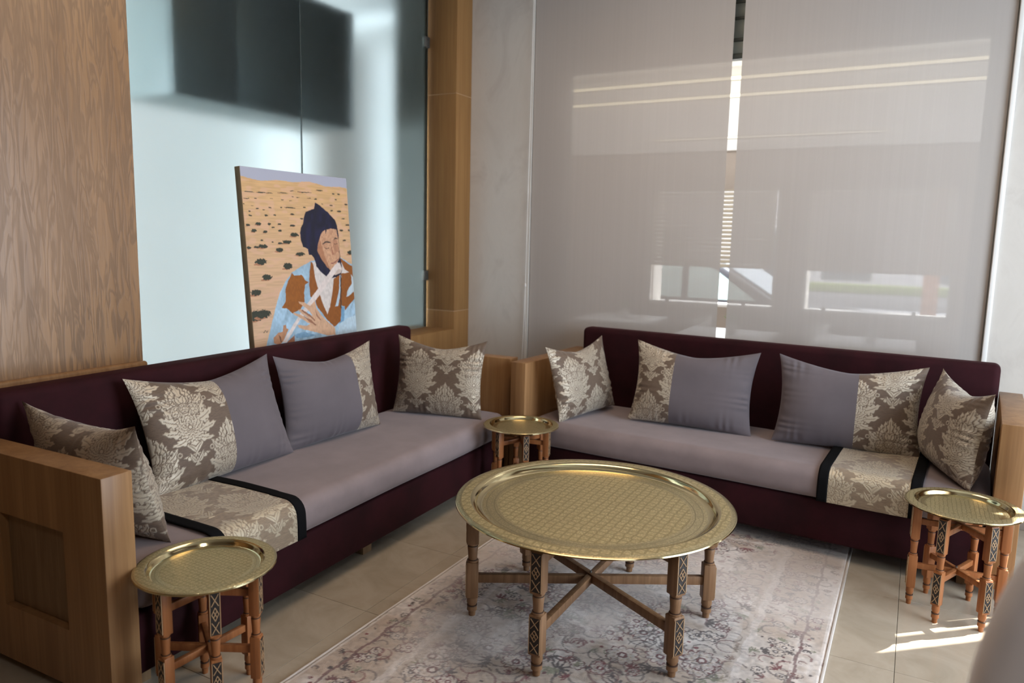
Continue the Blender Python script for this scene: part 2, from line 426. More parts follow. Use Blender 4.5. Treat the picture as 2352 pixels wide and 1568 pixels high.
# outlines of the painted figure, in millimetres from the upper left corner of the canvas
POLY={
 'robe':[(73,883),(116,783),(159,681),(190,621),(238,560),(286,518),(340,494),(434,460),(529,452),(667,447),(766,490),(778,526),(798,883),(793,998),(68,932)],
 'robe_dark1':[(269,842),(340,833),(429,862),(373,866),(284,863)],
 'robe_dark2':[(628,720),(668,723),(654,813),(613,816),(637,783)],
 'robe_light':[(591,876),(618,816),(693,788),(784,774),(798,883),(622,876)],
 'patch1':[(285,521),(301,536),(354,533),(378,563),(401,573),(375,585),(362,624),(361,676),(326,712),(267,730),(232,702),(197,696),(228,661),(231,604),(255,561)],
 'vest':[(429,463),(414,515),(403,580),(405,652),(441,661),(446,701),(522,787),(576,830),(629,803),(644,715),(669,720),(671,744),(784,667),(782,639),(775,504),(725,482),(666,450),(639,522),(560,519),(468,490)],
 'vestgap1':[(647,542),(662,543),(639,659),(619,713),(593,718),(632,631)],
 'vestgap2':[(744,542),(758,560),(777,632),(705,666),(689,669),(703,635),(744,595)],
 'shirt':[(443,464),(452,556),(473,623),(486,670),(525,755),(551,715),(576,642),(597,561),(657,536),(728,530),(695,516),(669,474),(563,486)],
 'vestline':[(652,543),(660,543),(642,728),(634,728)],
 'turban':[(364,315),(373,286),(391,263),(402,231),(418,201),(453,190),(482,179),(494,149),(514,155),(544,170),(593,201),(639,236),(655,269),(660,324),(658,385),(661,433),(672,509),(662,536),(626,552),(575,559),(571,523),(538,547),(502,524),(468,490),(454,444),(439,429),(419,427),(413,398),(379,385),(369,359)],
 'chin':[(632,474),(654,474),(672,509),(658,532),(617,541),(577,540),(575,513)],
 'face':[(530,305),(555,293),(557,315),(569,291),(604,285),(645,290),(651,324),(657,344),(657,399),(657,447),(632,474),(612,487),(575,513),(552,499),(510,451),(482,405),(492,372),(513,332)],
 'shade1':[(491,379),(511,345),(521,385),(539,438),(563,486),(575,512),(552,499),(510,451),(482,405)],
 'shade2':[(609,378),(619,426),(645,412),(657,426),(653,385),(639,344),(618,344)],
 'brow1':[(526,368),(553,355),(587,357),(594,364),(557,364),(527,374)],
 'brow2':[(615,348),(633,334),(650,336),(650,341),(633,343)],
 'eye1':[(537,388),(559,394),(581,389),(573,396),(553,398)],
 'eye2':[(617,366),(633,369),(649,363),(645,370),(624,373)],
 'nose':[(596,358),(602,399),(614,426),(600,434),(593,412)],
 'mouth':[(579,474),(614,470),(646,450),(650,455),(619,475),(585,481)],
 'flute':[(636,470),(655,488),(665,515),(640,508),(469,653),(311,775),(209,877),(187,875),(189,866),(295,761),(403,665),(580,513)],
 'hand':[(317,670),(357,679),(399,701),(414,689),(439,674),(444,714),(477,757),(521,794),(576,833),(594,849),(590,876),(513,871),(430,846),(377,831),(307,811),(296,793),(361,803),(389,796),(330,764),(273,734),(277,725),(349,751),(383,769),(316,723),(308,714),(335,711),(394,750),(411,753),(371,712),(321,683)],
 'handline1':[(339,714),(394,749),(428,779),(423,783),(385,754),(330,720)],
 'handline2':[(349,753),(401,777),(435,806),(429,809),(382,782)],
 'handline3':[(435,713),(449,754),(475,783),(465,782),(440,757)],
 'cuff':[(577,826),(592,829),(593,876),(580,875)],
 'hand2':[(126,843),(157,821),(190,818),(198,788),(215,786),(217,805),(231,810),(209,842),(189,866),(163,882),(123,871)],
 'hand2b':[(223,869),(268,845),(270,875),(246,891),(204,886)],
 'hand2line':[(160,831),(175,845),(176,870),(170,870),(166,847)],
}
SHRUB=[(23,723,59,25),(71,718,47,21),(36,609,32,16),(115,537,32,15),(83,459,36,16),(260,484,31,16),(212,402,26,10),(355,424,32,9),(266,361,31,10),(324,323,29,11),(106,383,30,11),(65,387,17,5),(17,390,17,6),(221,368,17,5),(754,418,30,12),(55,306,17,8),(126,311,13,6),(87,273,19,7),(156,271,12,6),(225,304,12,6),(226,271,13,4),(315,276,18,5),(21,280,14,5),(180,288,10,4),(102,352,9,4),(170,361,7,3),(308,184,38,3),(142,229,12,5),(198,226,9,4),(320,217,14,4),(89,198,11,3),(171,190,11,3),(40,233,10,3),(39,213,7,4),(58,186,7,2),(128,202,9,3),(411,178,11,4),(385,238,11,4),(680,187,18,5),(742,146,14,4),(743,262,20,5),(688,293,16,5),(757,291,15,5),(706,349,14,4),(765,350,12,4),(710,227,15,3),(619,186,12,4),(500,131,9,4),(642,93,10,4),(684,93,10,4),(658,125,9,3),(261,146,10,3),(316,147,9,2),(395,100,15,2),(331,126,7,2),(46,119,30,2),(123,117,32,3),(178,117,21,2),(269,112,34,2),(418,98,54,2),(534,80,27,3),(329,96,15,2),(81,149,9,2),(184,144,11,1),(370,127,11,2),(451,127,16,2),(27,151,23,2),(7,179,6,2),(618,157,11,4),(549,153,7,2),(245,185,7,3),]

# ================================================================ SETTING
GX, YW = -2.95, 4.38            # glass plane of the left wall, face of the window wall
b = MB(); b.box((-3.05, -2.7, -.10), (1.9, YW+.26, -.012)); floor = struct(b.build('floor', M['grout']))
T = .585; tile_me = None
for i in range(-6, 3):
    for j in range(-5, 3):
        x0, y0 = .045+i*T, 2.63+j*T
        if x0 < -3.2 or y0 > YW: continue
        if tile_me is None:
            b = MB(); b.box((.0008, .0008, -.012), (T-.0008, T-.0008, 0), .0008, 1); tile_me = b.mesh('tile', M['tile'])
        link('tile', tile_me, floor, (x0, y0, 0))
b = MB(); b.box((.045-6*T, -2.7, -.012), (1.8, 2.63-5*T, -.0004)); b.build('floor_slab', M['tile'], floor)
b = MB(); b.box((-5.7, -2.6, 3.19), (-3.06, 5.3, 3.3)); struct(b.build('ceiling.002', M['ceil']))
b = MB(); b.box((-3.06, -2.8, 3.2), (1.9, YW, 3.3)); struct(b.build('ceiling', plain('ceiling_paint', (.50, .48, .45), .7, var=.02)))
# window wall with a shallow niche for the blinds
b = MB()
b.box((-3.1, YW, 0), (-2.268, YW+.07, 3.2)); b.box((.335, YW, 0), (1.6, YW+.07, 3.2)); b.box((-2.268, YW, 2.99), (.335, YW+.07, 3.2))
b.box((-3.1, YW+.07, 0), (-2.10, YW+.24, 3.2)); b.box((.262, YW+.07, 0), (1.6, YW+.24, 3.2)); b.box((-2.10, YW+.07, 2.92), (.262, YW+.24, 3.2)); b.box((-2.10, YW+.07, 0), (.262, YW+.24, .12))
struct(b.build('wall_back', M['wall']))
b = MB(); b.box((.318, YW-.012, .02), (.340, YW+.05, 3.2), .004); struct(b.build('trim_4', M['white']))
b = MB(); b.box((.46, YW-.014, 0), (1.6, YW, .07), .003); struct(b.build('baseboard_back', M['beige']))
# right wall: large window opening, and a narrow gap at the corner where the sun comes through
b = MB(); X0, X1 = 1.6, 1.78
b.box((X0, -2.7, 0), (X1, -.05, 3.2)); b.box((X0, -.05, 0), (X1, 1.5, 3.2)); b.box((X0, 1.5, 0), (X1, 3.75, .25)); b.box((X0, 1.5, 2.55), (X1, 3.75, 3.2)); b.box((X0, 3.75, 0), (X1, 4.15, 3.2))
b.box((X0, 4.15, 1.85), (X1-.12, 4.345, 3.2)); b.box((X0, 4.228, 0), (X0+.02, 4.258, 1.85)); b.box((X0, 4.345, 0), (X0+.02, YW+.1, 3.2))
struct(b.build('wall_right', M['recess']))
b = MB(); b.box((-3.1, -2.8, 0), (1.9, -2.7, 3.2)); struct(b.build('wall_front', M['recess']))
# left wall: figured wood panel, moulding, sill, column
b = MB(); b.box((-3.05, -2.7, .0), (-2.90, 2.01, 3.2), .003, 1); struct(b.build('wall_left', M['panel']))
b = MB(); b.box((-2.90, -2.7, .772), (-2.866, 2.01, .843), .012, 3); struct(b.build('trim_3', M['arm']))
b = MB(); b.box((-3.05, 2.01, 0), (-2.73, 4.196, .779), .004); struct(b.build('trim_2', M['oak']))
col = struct(empty('trim_1'))
for z0, z1 in ((0, .8965), (.901, 2.3215), (2.326, 3.2)):
    b = MB(); b.box((-2.96, 4.196, z0), (-2.73, YW, z1), .002, 2); b.build('veneer_block', M['oak'], col)
for z0 in (.8965, 2.3215):
    b = MB(); b.box((-2.958, 4.1975, z0), (-2.7315, YW, z0+.0045)); b.build('inlay_strip', M['carve_light'], col)
# frosted glass partition
win = struct(empty('window_1', (GX, 3.0, .78)))
for y0, y1 in ((2.0, 3.021), (3.026, 4.178)):
    b = MB(); b.box((-.005, y0-3.0, 0), (.005, y1-3.0, 2.42)); b.build('pane', M['frost'], win)
b = MB(); b.box((-.0052, .0212, 0), (.0052, .0258, 2.42)); b.build('joint_seal', M['alu'], win)
for z in (2.652, 1.133):
    b = MB(); b.box((-.014, -.024, -.034), (.014, .028, .034), .003); b.cyl((.014, .006, -.018), (.019, .006, -.018), .006, n=10); b.cyl((.014, .006, .018), (.019, .006, .018), .006, n=10)
    b.build('glass_clamp', M['metal'], win, (0, 4.160-3.0, z-.78))
# room behind the glass
b = MB()
b.box((-5.7, -2.6, 0), (-5.6, 5.3, 3.2)); b.box((-5.7, -2.6, 0), (-3.06, -2.5, 3.2)); b.box((-5.7, 5.2, 0), (-3.06, 5.3, 3.2)); b.box((-5.7, -2.6, -.1), (-3.06, 5.3, -.013))
struct(b.build('wall_back_room', M['white']))
b = MB(); b.box((-3.24, 4.20, 0), (-2.99, 5.2, 3.2)); struct(b.build('wall_pier', plain('olive_grey_paint', (.05, .052, .042), .6)))
cab = thing('wall_cabinet', 'dark hanging cabinet seen blurred through the frosted glass above the painting', 'cabinet', (-3.11, 2.37, 2.03))
b = MB(); b.box((-.40, 0, 0), (-.022, 1.27, .68), .004); b.build('body', M['dark_room'], cab)
for k, (a, c) in enumerate(((.004, .37), (.376, .80), (.806, 1.266))):
    b = MB(); b.box((-.02, a, .004), (0, c, .676), .003); b.build('door', M['dark_room2'] if k != 1 else M['dark_room'], cab)
b = MB()
for y, z in ((.5, 3.0), (1.0, 3.0)): b.box((-3.35, 2.37+y-.02, 2.71), (-3.31, 2.37+y+.02, 3.2))
struct(b.build('trim_5', M['dark_room']))
# ---------------------------------------------------------------- blinds
def roller_blind(x0, x1, label, chain):
    t = thing('roller_blind', label, 'blind', ((x0+x1)/2, YW+.012, 0), 0, 'roller blinds in the window')
    w = (x1-x0)/2
    n = 60; xs = np.linspace(-w, w, n); zs = np.linspace(.17, 2.94, 40); Xg, Zg = np.meshgrid(xs, zs)
    Yg = .0012*np.sin(Xg*9+1)*np.sin(Zg*2.1)
    link('fabric', grid_mesh('fabric', np.stack([Xg, Yg, Zg], -1), n, 40, M['blind']), t)
    b = MB(); b.box((-w, -.009, .145), (w, .009, .17), .004); b.build('bottom_bar', M['white'], t)
    b = MB(); b.cyl((-w, .022, 2.955), (w, .022, 2.955), .020); b.build('roller_tube', M['white'], t)
    if chain:
        b = MB(); x = chain-(x0+x1)/2
        b.tube([(x+.012, -.03, 2.95), (x+.006, -.03, 2.0), (x, -.03, 1.09)], .0022, 6); b.tube([(x, -.03, 1.09), (x-.006, -.031, .8), (x-.018, -.032, .40)], .0018, 6); b.tube([(x, -.03, 1.09), (x+.008, -.031, .8), (x+.016, -.032, .42)], .0018, 6)
        b.build('pull_cord', M['cord'], t); b = MB(); b.lathe([(0, -.012), (.005, -.008), (.0055, .008), (0, .014)], 10, (x, -.03, 1.09)); b.build('cord_joiner', M['cord'], t)
roller_blind(-2.262, -1.016, 'wide grey see-through roller blind left of the bright gap', -2.278)
roller_blind(-.962, .312, 'wide grey see-through roller blind right of the bright gap, beside the white wall', None)
# window frame behind the blinds
w2 = struct(empty('window_2', (0, YW+.15, 0)))
b = MB()
for x in (-2.10, .222): b.box((x, -.03, .12), (x+.04, .03, 2.92), .003)
b.box((-2.06, -.03, .12), (.222, .03, .16), .003)
b.build('frame', M['alu_l'], w2)
for k, (z0, z1, m) in enumerate(((2.445, 2.475, 'alu'), (2.475, 2.54, 'alu_l'), (2.54, 2.56, 'alu'), (2.56, 2.66, 'alu_l'), (2.66, 2.675, 'alu'), (2.675, 2.75, 'alu_l'), (2.75, 2.765, 'alu'), (2.765, 2.92, 'alu'))):
    b = MB(); b.box((-2.06, -.028+.004*(k % 2), z0), (.222, .028, z1), .002); b.build('transom_bar', M[m], w2)
b = MB(); b.box((-2.06, -.004, .16), (.222, .004, 2.445)); b.build('pane', M['pane'], w2)

# ================================================================ VERANDA BEYOND THE WINDOW
VY, VX0, VX1, VH = 7.0, -4.3, 1.4, 2.95
b = MB(); b.box((VX0, YW+.24, -.05), (VX1, VY+.2, 0)); struct(b.build('floor.001', M['tile']))
b = MB(); b.box((VX0-.1, YW+.24, VH), (VX1+.15, VY+.2, VH+.1)); struct(b.build('ceiling.001', M['ceil']))
WX = ((-2.33, -1.12), (-.91, .263), (.354, 1.2))
b = MB(); b.box((VX0, VY, 0), (VX1, VY+.15, .80)); b.box((VX0, VY, 1.88), (VX1, VY+.15, 2.225))
xs = [VX0]+[v for w in WX for v in w]+[VX1]
for a, c in zip(xs[::2], xs[1::2]): b.box((a, VY, .80), (c, VY+.15, 1.88))
b.box((VX0-.1, YW+.24, 0), (VX0, VY+.2, VH)); b.box((VX1, YW+.24, 0), (VX1+.1, 5.9, VH)); b.box((VX1, 5.9, 0), (VX1+.1, VY+.2, .8)); b.box((VX1, 5.9, 2.3), (VX1+.1, VY+.2, VH))
struct(b.build('wall_veranda', M['beige']))
b = MB(); b.box((VX0, VY-.04, 2.225), (VX1, VY+.15, VH), .004); struct(b.build('trim_6', M['ceil']))
for z, h, a, c in ((2.85, .026, -4.0, 1.2), (2.70, .024, -4.0, 1.2), (2.335, .012, -2.3, -.3)):
    s = thing('led_strip', {2.85: 'long warm light strip, upper of the two bright lines behind the blinds', 2.70: 'long warm light strip, lower of the two bright lines behind the blinds', 2.335: 'short faint light strip low on the bulkhead behind the blinds'}[z], 'light strip', (0, VY-.05, z), 0, 'light strips behind the blinds')
    b = MB(); b.box((a, -.012, -h/2), (c, .006, h/2), .002); b.build('diffuser', M['led'] if z > 2.5 else M['led_dim'], s)
    b = MB(); b.box((a-.01, .004, -h/2-.005), (c+.01, .012, h/2+.005)); b.build('channel', M['metal'], s)
slat_me = {}
for k, (a, c) in enumerate(WX):
    w = struct(empty('window_%d' % (k+3), ((a+c)/2, VY+.07, .8))); hw = (c-a)/2
    b = MB()
    for x in (-hw, hw-.03): b.box((x, -.025, 0), (x+.03, .025, 1.08), .002)
    b.box((-hw, -.025, 0), (hw, .025, .025), .002); b.build('frame', M['white'], w)
    b = MB(); b.box((-hw+.03, -.003, .025), (hw-.03, .003, 1.08)); b.build('pane', M['pane'], w)
    for q in range(19):
        if k not in slat_me:
            bb = MB(); bb.box((-hw+.032, -.012, -.018), (hw-.032, .012, .018), .008, 2); slat_me[k] = bb.mesh('slat', M['slat'])
        link('slat', slat_me[k], w, (0, -.055, .386+q*.0385))
    for x in (-hw*.65, hw*.55):
        b = MB(); b.box((x-.014, -.05, .02), (x+.014, -.02, .055), .004); b.build('latch', M['alu'], w)
b = MB()
for a, c in WX:
    b.box((a-.004, VY+.15, .79), (a+.03, VY+.42, 1.9), .003); b.box((a-.02, VY+.15, .755), (c+.02, VY+.60, .795), .003)
struct(b.build('trim_8', M['white']))
# tables, vases, chairs
def veranda_table(x, y, rz, label, vase):
    t = thing('cafe_table', label, 'table', (x, y, 0), rz, 'white tables behind the blinds')
    b = MB(); b.box((-.32, -.32, .715), (.32, .32, .74), .006); b.build('tabletop', M['table_white'], t)
    b = MB(); b.cyl((0, 0, .03), (0, 0, .715), .03); b.build('pedestal', M['metal'], t)
    b = MB(); b.lathe([(.22, 0), (.22, .01), (.05, .03), (0, .03)], 24); b.build('base', M['metal'], t)
    v = thing('flower_vase', vase, 'vase', (x+.05, y-.05, .74), 0, 'small vases on the white tables')
    b = MB(); b.lathe([(.022, 0), (.034, .01), (.036, .05), (.026, .085), (.029, .09), (.022, .088), (.02, .02), (0, .02)], 16); b.build('body', M['white'], v)
    if 'leafy' in vase:
        lf = MB(); r = random.Random(int(x*100))
        for k in range(11):
            a, e = r.uniform(0, 6.28), r.uniform(.5, 1.3); p = Vector((math.cos(a)*math.cos(e), math.sin(a)*math.cos(e), math.sin(e)))
            q = p.to_track_quat('X', 'Z').to_matrix().to_4x4(); q.translation = (0, 0, .085)
            lf.box((0, -.008, -.001), (.075, .008, .001), 0, 1, 0, q)
        lf.build('foliage', plain('leaf_green', (.10, .22, .06), .6), v)
veranda_table(-2.22, 6.05, 0, 'white square table farthest left behind the blinds', 'white vase with leafy sprig on the leftmost white table')
veranda_table(-1.20, 5.50, 0, 'white square table behind the gap between the blinds', 'white vase with leafy sprig on the table behind the gap')
veranda_table(-.29, 5.62, 0, 'white square table behind the right-hand blind', 'white empty vase on the table behind the right-hand blind')
def cafe_chair(x, y, rz, label):
    t = thing('cafe_chair', label, 'chair', (x, y, 0), rz, 'pale chairs behind the blinds')
    b = MB(); b.box((-.21, -.20, .43), (.21, .20, .46), .014, 3); b.build('seat', M['white'], t)
    n = 16; u = np.linspace(-1.15, 1.15, n); z = np.linspace(.50, .80, 8); U, Z = np.meshgrid(u, z)
    co = np.stack([np.sin(U)*.24, .20-.22*(1-np.cos(U))+.02*(Z-.5), Z-.05*np.abs(U)**2*(Z-.5)/.3], -1)
    o = link('backrest', grid_mesh('backrest', co, n, 8, M['white']), t); md = o.modifiers.new('solid', 'SOLIDIFY'); md.thickness = .018
    for sx in (-1, 1):
        for sy in (-1, 1): b = MB(); b.cyl((sx*.19, sy*.18, .44), (sx*.22, sy*.21, 0), .014, .010, 10); b.build('leg', M['metal'], t)
        b = MB(); b.tube([(sx*.17, .17, .44), (sx*.19, .16, .52)], .01); b.build('back_support', M['metal'], t)
cafe_chair(-1.66, 6.02, rad(-70), 'pale chair beside the leftmost white table, behind the blind')
cafe_chair(-.78, 6.05, rad(-80), 'pale chair standing behind the two white tables right of the gap')
cafe_chair(.32, 5.72, rad(-70), 'pale chair right of the rightmost white table, behind the blind')
# ---------------------------------------------------------------- street
b = MB(); b.box((-40, VY+.2, -.5), (30, 60, -.272)); struct(b.build('floor.002', plain('street_asphalt', (.45, .45, .48), .8)))
b = MB(); b.box((-30, 22.0, -.272), (20, 22.9, .10), .02); kerb = struct(b.build('trim_7', plain('kerb', (.32, .31, .31), .8)))
hd = tag(MB().box((-30, 22.15, .10), (20, 22.75, .34), .06, 2).build('hedge', plain('hedge_green', (.20, .26, .07), .8, var=.4, scale=30)), 'low yellow-green hedge strip across the street behind the right blind', 'hedge'); hd['kind'] = 'stuff'
bd = thing('street_building', 'pale building across the street behind the right blind', 'building', (0, 28.5, -.272))
b = MB(); b.box((-34, 0, 0), (20, 6, 7)); b.build('wall', plain('pale_facade', (.86, .80, .77), .8), bd)
for x in (-14, -9.5, -5.0, -3.0, 0.5, 4.5):
    b = MB(); b.box((x, -.05, .45), (x+1.6, .06, 2.2), .02); f = b.build('window', M['alu_l'], bd); b = MB(); b.box((x+.1, -.07, .55), (x+1.5, -.05, 2.1)); b.build('pane', plain('dark_window', (.12, .14, .16), .2), f)
pl = thing('street_post', 'orange-pink square pillar outside near the right edge of the window', 'pillar', (.115, 7.95, -.272))
b = MB(); b.box((-.065, -.065, 0), (.065, .065, 2.6), .006); b.build('shaft', plain('terracotta_paint', (.55, .26, .16), .7), pl)
b = MB(); b.box((-.085, -.085, 0), (.085, .085, .18), .006); b.build('base', plain('terracotta_base', (.48, .25, .17), .7), pl)
# parked car, facing right
car = thing('parked_car', 'dark car parked in the street behind the left blind', 'car', (-2.62, 9.75, -.27))
dark = plain('car_paint_dark', (.045, .045, .055), .25, var=.05)
side = [(-2.15, .35), (-2.2, .62), (-2.12, .92), (-1.95, 1.0), (-1.55, 1.43), (-.3, 1.52), (.55, 1.42), (1.25, .98), (2.05, .84), (2.2, .65), (2.2, .35)]
b = MB(); b.prism(side, 1, -.85, .85, 0, .05); b.build('body', dark, car)
glass = plain('car_glass_backlit', (.46, .60, .57), .08)  # opaque pale green: brightness of the street behind is put into the colour
for y in (-.862, .862):
    for pl_ in ([(-1.5, 1.0), (-1.35, 1.36), (-.62, 1.42), (-.62, 1.0)], [(-.54, 1.0), (-.54, 1.43), (.12, 1.43), (.12, 1.0)], [(.2, 1.0), (.2, 1.42), (.5, 1.36), (1.0, 1.0)]):
        b = MB(); b.prism(pl_, 1, y-.006, y+.006, 0, .003); b.build('window', glass, car)
q = Matrix.Translation((.92, 0, 1.21)) @ Matrix.Rotation(rad(32), 4, 'Y')
b = MB(); b.box((-.40, -.72, -.012), (.40, .72, .012), .004, 1, 0, q); b.build('windscreen', plain('windscreen', (.55, .66, .76), .1), car)  # pale blue base colour stands in for the reflection on the windscreen
for x in (-1.38, 1.38):
    for y in (-.78, .78):
        b = MB(); b.cyl((x, y-.1, .31), (x, y+.1, .31), .31, n=24); wh = b.build('wheel', plain('tyre', (.02, .02, .02), .8), car)
        b = MB(); b.cyl((x, y-.106, .31), (x, y+.106, .31), .19, n=18); b.build('hubcap', M['metal'], wh)
for x in (2.17, -2.15):
    for y in (-.6, .6): b = MB(); b.box((x-.05, y-.17, .66), (x+.05, y+.17, .78), .02); b.build('lamp', M['white'], car)
b = MB(); b.box((2.7, -2, 0), (2.9, 4.92, 6)); bo = b.build('sun_block_wall', M['beige']); struct(bo); bo.name = 'wall_sun_block'  # unseen wall added to keep the sun out of the large right window

# ================================================================ SOFAS
SEAT_Z, ARM_Z, BACK_Z, DEP, ARM_T = .41, .72, .862, .79, .095
def cushion_block(name, lo, hi, bev, mat, parent, puff=.006, seed=0):
    """upholstered block with a soft crown and slight unevenness"""
    b = bmesh.new(); bmesh.ops.create_cube(b, size=1)
    for v in b.verts: v.co = Vector([lo[i]+(v.co[i]+.5)*(hi[i]-lo[i]) for i in range(3)])
    L = hi[0]-lo[0]
    for ax, n in ((0, max(4, int(L/.06))), (1, max(2, int((hi[1]-lo[1])/.06)))):
        for k in range(1, n):
            co = Vector(lo); co[ax] = lo[ax]+(hi[ax]-lo[ax])*k/n; no = Vector((0, 0, 0)); no[ax] = 1
            bmesh.ops.bisect_plane(b, geom=b.verts[:]+b.edges[:]+b.faces[:], plane_co=co, plane_no=no)
    sharp = [e for e in b.edges if len(e.link_faces) == 2 and e.calc_face_angle(0) > .5]
    bmesh.ops.bevel(b, geom=sharp, offset=bev, segments=5, profile=.5, affect='EDGES')
    for v in b.verts:
        u = (v.co.x-lo[0])/L; w = (v.co.y-lo[1])/(hi[1]-lo[1])
        if v.co.z > (lo[2]+hi[2])/2:
            v.co.z += puff*(math.sin(pi*min(1, max(0, w)))**.5*.8 + .5*math.sin(u*9.3+seed)*math.sin(w*4+seed) - .3)
        if w < .06: v.co.y += .003*math.sin(u*14+seed)
    me = bpy.data.meshes.new(name); b.to_mesh(me); b.free(); me.materials.append(mat); me.shade_smooth(); me.set_sharp_from_angle(angle=1.2)
    return link(name, me, parent)
def sofa(label, loc, rz, L, recess_near, seed):
    t = thing('sofa', label, 'sofa', loc, rz, 'low sofas in the corner')
    for k, x in enumerate((0, L-ARM_T)):
        b = bmesh.new(); bmesh.ops.create_cube(b, size=1)
        lo, hi = (x, 0, .045), (x+ARM_T, DEP, ARM_Z)
        for v in b.verts: v.co = Vector([lo[i]+(v.co[i]+.5)*(hi[i]-lo[i]) for i in range(3)])
        bmesh.ops.bevel(b, geom=b.edges[:], offset=.003, segments=2, profile=.5, affect='EDGES')
        if (k == 0 and recess_near):
            for co, no in (((0, .185, 0), (0, 1, 0)), ((0, .505, 0), (0, 1, 0)), ((0, 0, .228), (0, 0, 1)), ((0, 0, .53), (0, 0, 1))):
                bmesh.ops.bisect_plane(b, geom=b.verts[:]+b.edges[:]+b.faces[:], plane_co=co, plane_no=no)
            fs = [f for f in b.faces if f.normal.x < -.9 and .19 < f.calc_center_median().y < .5 and .23 < f.calc_center_median().z < .52]
            r = bmesh.ops.extrude_discrete_faces(b, faces=fs)['faces']
            for f in r:
                for v in f.verts: v.co.x += .03
            bmesh.ops.recalc_face_normals(b, faces=b.faces[:])
        me = bpy.data.meshes.new('armrest'); b.to_mesh(me); b.free(); me.materials.append(M['arm']); me.shade_smooth(); me.set_sharp_from_angle(angle=.5)
        arm = link('armrest', me, t)
        if k == 0 and recess_near:
            b = MB(); b.box((.024, .187, .230), (.029, .503, .528), .001, 1); o = b.build('inset_panel', M['recess'], arm)
    b = MB(); b.box((ARM_T+.002, .022, .075), (L-ARM_T-.002, DEP-.10, .268), .012, 3); b.build('seat_base', M['burgundy'], t)
    cushion_block('seat_cushion', (ARM_T+.003, .004, .268), (L-ARM_T-.003, DEP-.13, SEAT_Z), .052, M['seat'], t, .006, seed)
    b = MB(); b.box((ARM_T+.004, DEP-.125, .20), (L-ARM_T-.004, DEP-.012, BACK_Z), .030, 5); b.build('backrest', M['burgundy'], t, ang=1.2)
    fm = None
    for x in (.16, L/2, L-.16):
        for y in (.12, DEP-.12):
            if fm is None: q = MB(); q.box((-.03, -.03, 0), (.03, .03, .08), .003); fm = q.mesh('foot', M['recess'])
            link('foot', fm, t, (x, y, 0))
    return t
LL, LR = 2.545, 2.375
L_LOC, L_RZ = (-1.915, 1.182, 0), rad(91.5)
R_LOC, R_RZ = (-1.935, 3.555, 0), rad(-3.7)
sofa('long low sofa under the painting, burgundy back, grey velvet seat, wooden arms', L_LOC, L_RZ, LL, True, .3)
sofa('long low sofa before the window blinds, burgundy back, grey velvet seat, wooden arms', R_LOC, R_RZ, LR, False, 1.9)

# brocade runners lying over the seats
def runner(label, loc, rz, x0, x1, off):
    t = thing('sofa_runner', label, 'runner', loc, rz, 'brocade runners on the sofa seats')
    def path(o):
        p = [(DEP-.16, SEAT_Z+.010+o), (.30, SEAT_Z+.012+o)]
        for a in np.linspace(0, pi/2, 9): p.append((.054-(.054+o)*math.sin(a), SEAT_Z-.048+(.054+o)*math.cos(a)))
        p += [(-.002-o, .33), (-.002-o, .272)]
        P = np.array(p); s = np.r_[0, np.cumsum(np.hypot(*np.diff(P, axis=0).T))]; return P, s
    def strip(name, a, c, o, mat, n, m, pat):
        P, s = path(o); q = np.linspace(0, s[-1], n); Y = np.interp(q, s, P[:, 0]); Z = np.interp(q, s, P[:, 1])
        xs = np.linspace(a, c, m); Xg, Q = np.meshgrid(xs, q); Yg = np.repeat(Y[:, None], m, 1); Zg = np.repeat(Z[:, None], m, 1)
        Zg = Zg + .0018*np.sin(Xg*23+Q*6)*(Q < .5)
        co = np.stack([Xg, Yg, Zg], -1)
        pt = damask(Xg+off[0], -Q+off[1]) if pat else None
        o_ = link(name, grid_mesh(name, co, m, n, mat, pat=pt), t)
        md = o_.modifiers.new('thick', 'SOLIDIFY'); md.thickness = .004; md.offset = -1
        return o_
    strip('brocade_panel', x0, x1, .003, M['gold'], 260, int((x1-x0)/.0025), True)
    strip('ribbon_band', x0-.008, x0+.036, .0055, M['black'], 50, 6, False)
    strip('ribbon_band', x1-.036, x1+.008, .0055, M['black'], 50, 6, False)
runner('gold brocade runner with black bands on the sofa under the painting', L_LOC, L_RZ, .385, .775, (.02, .10))
runner('gold brocade runner with black bands on the sofa before the blinds', R_LOC, R_RZ, 1.635, 2.025, (-.015+.165-1.83+.165, .13))

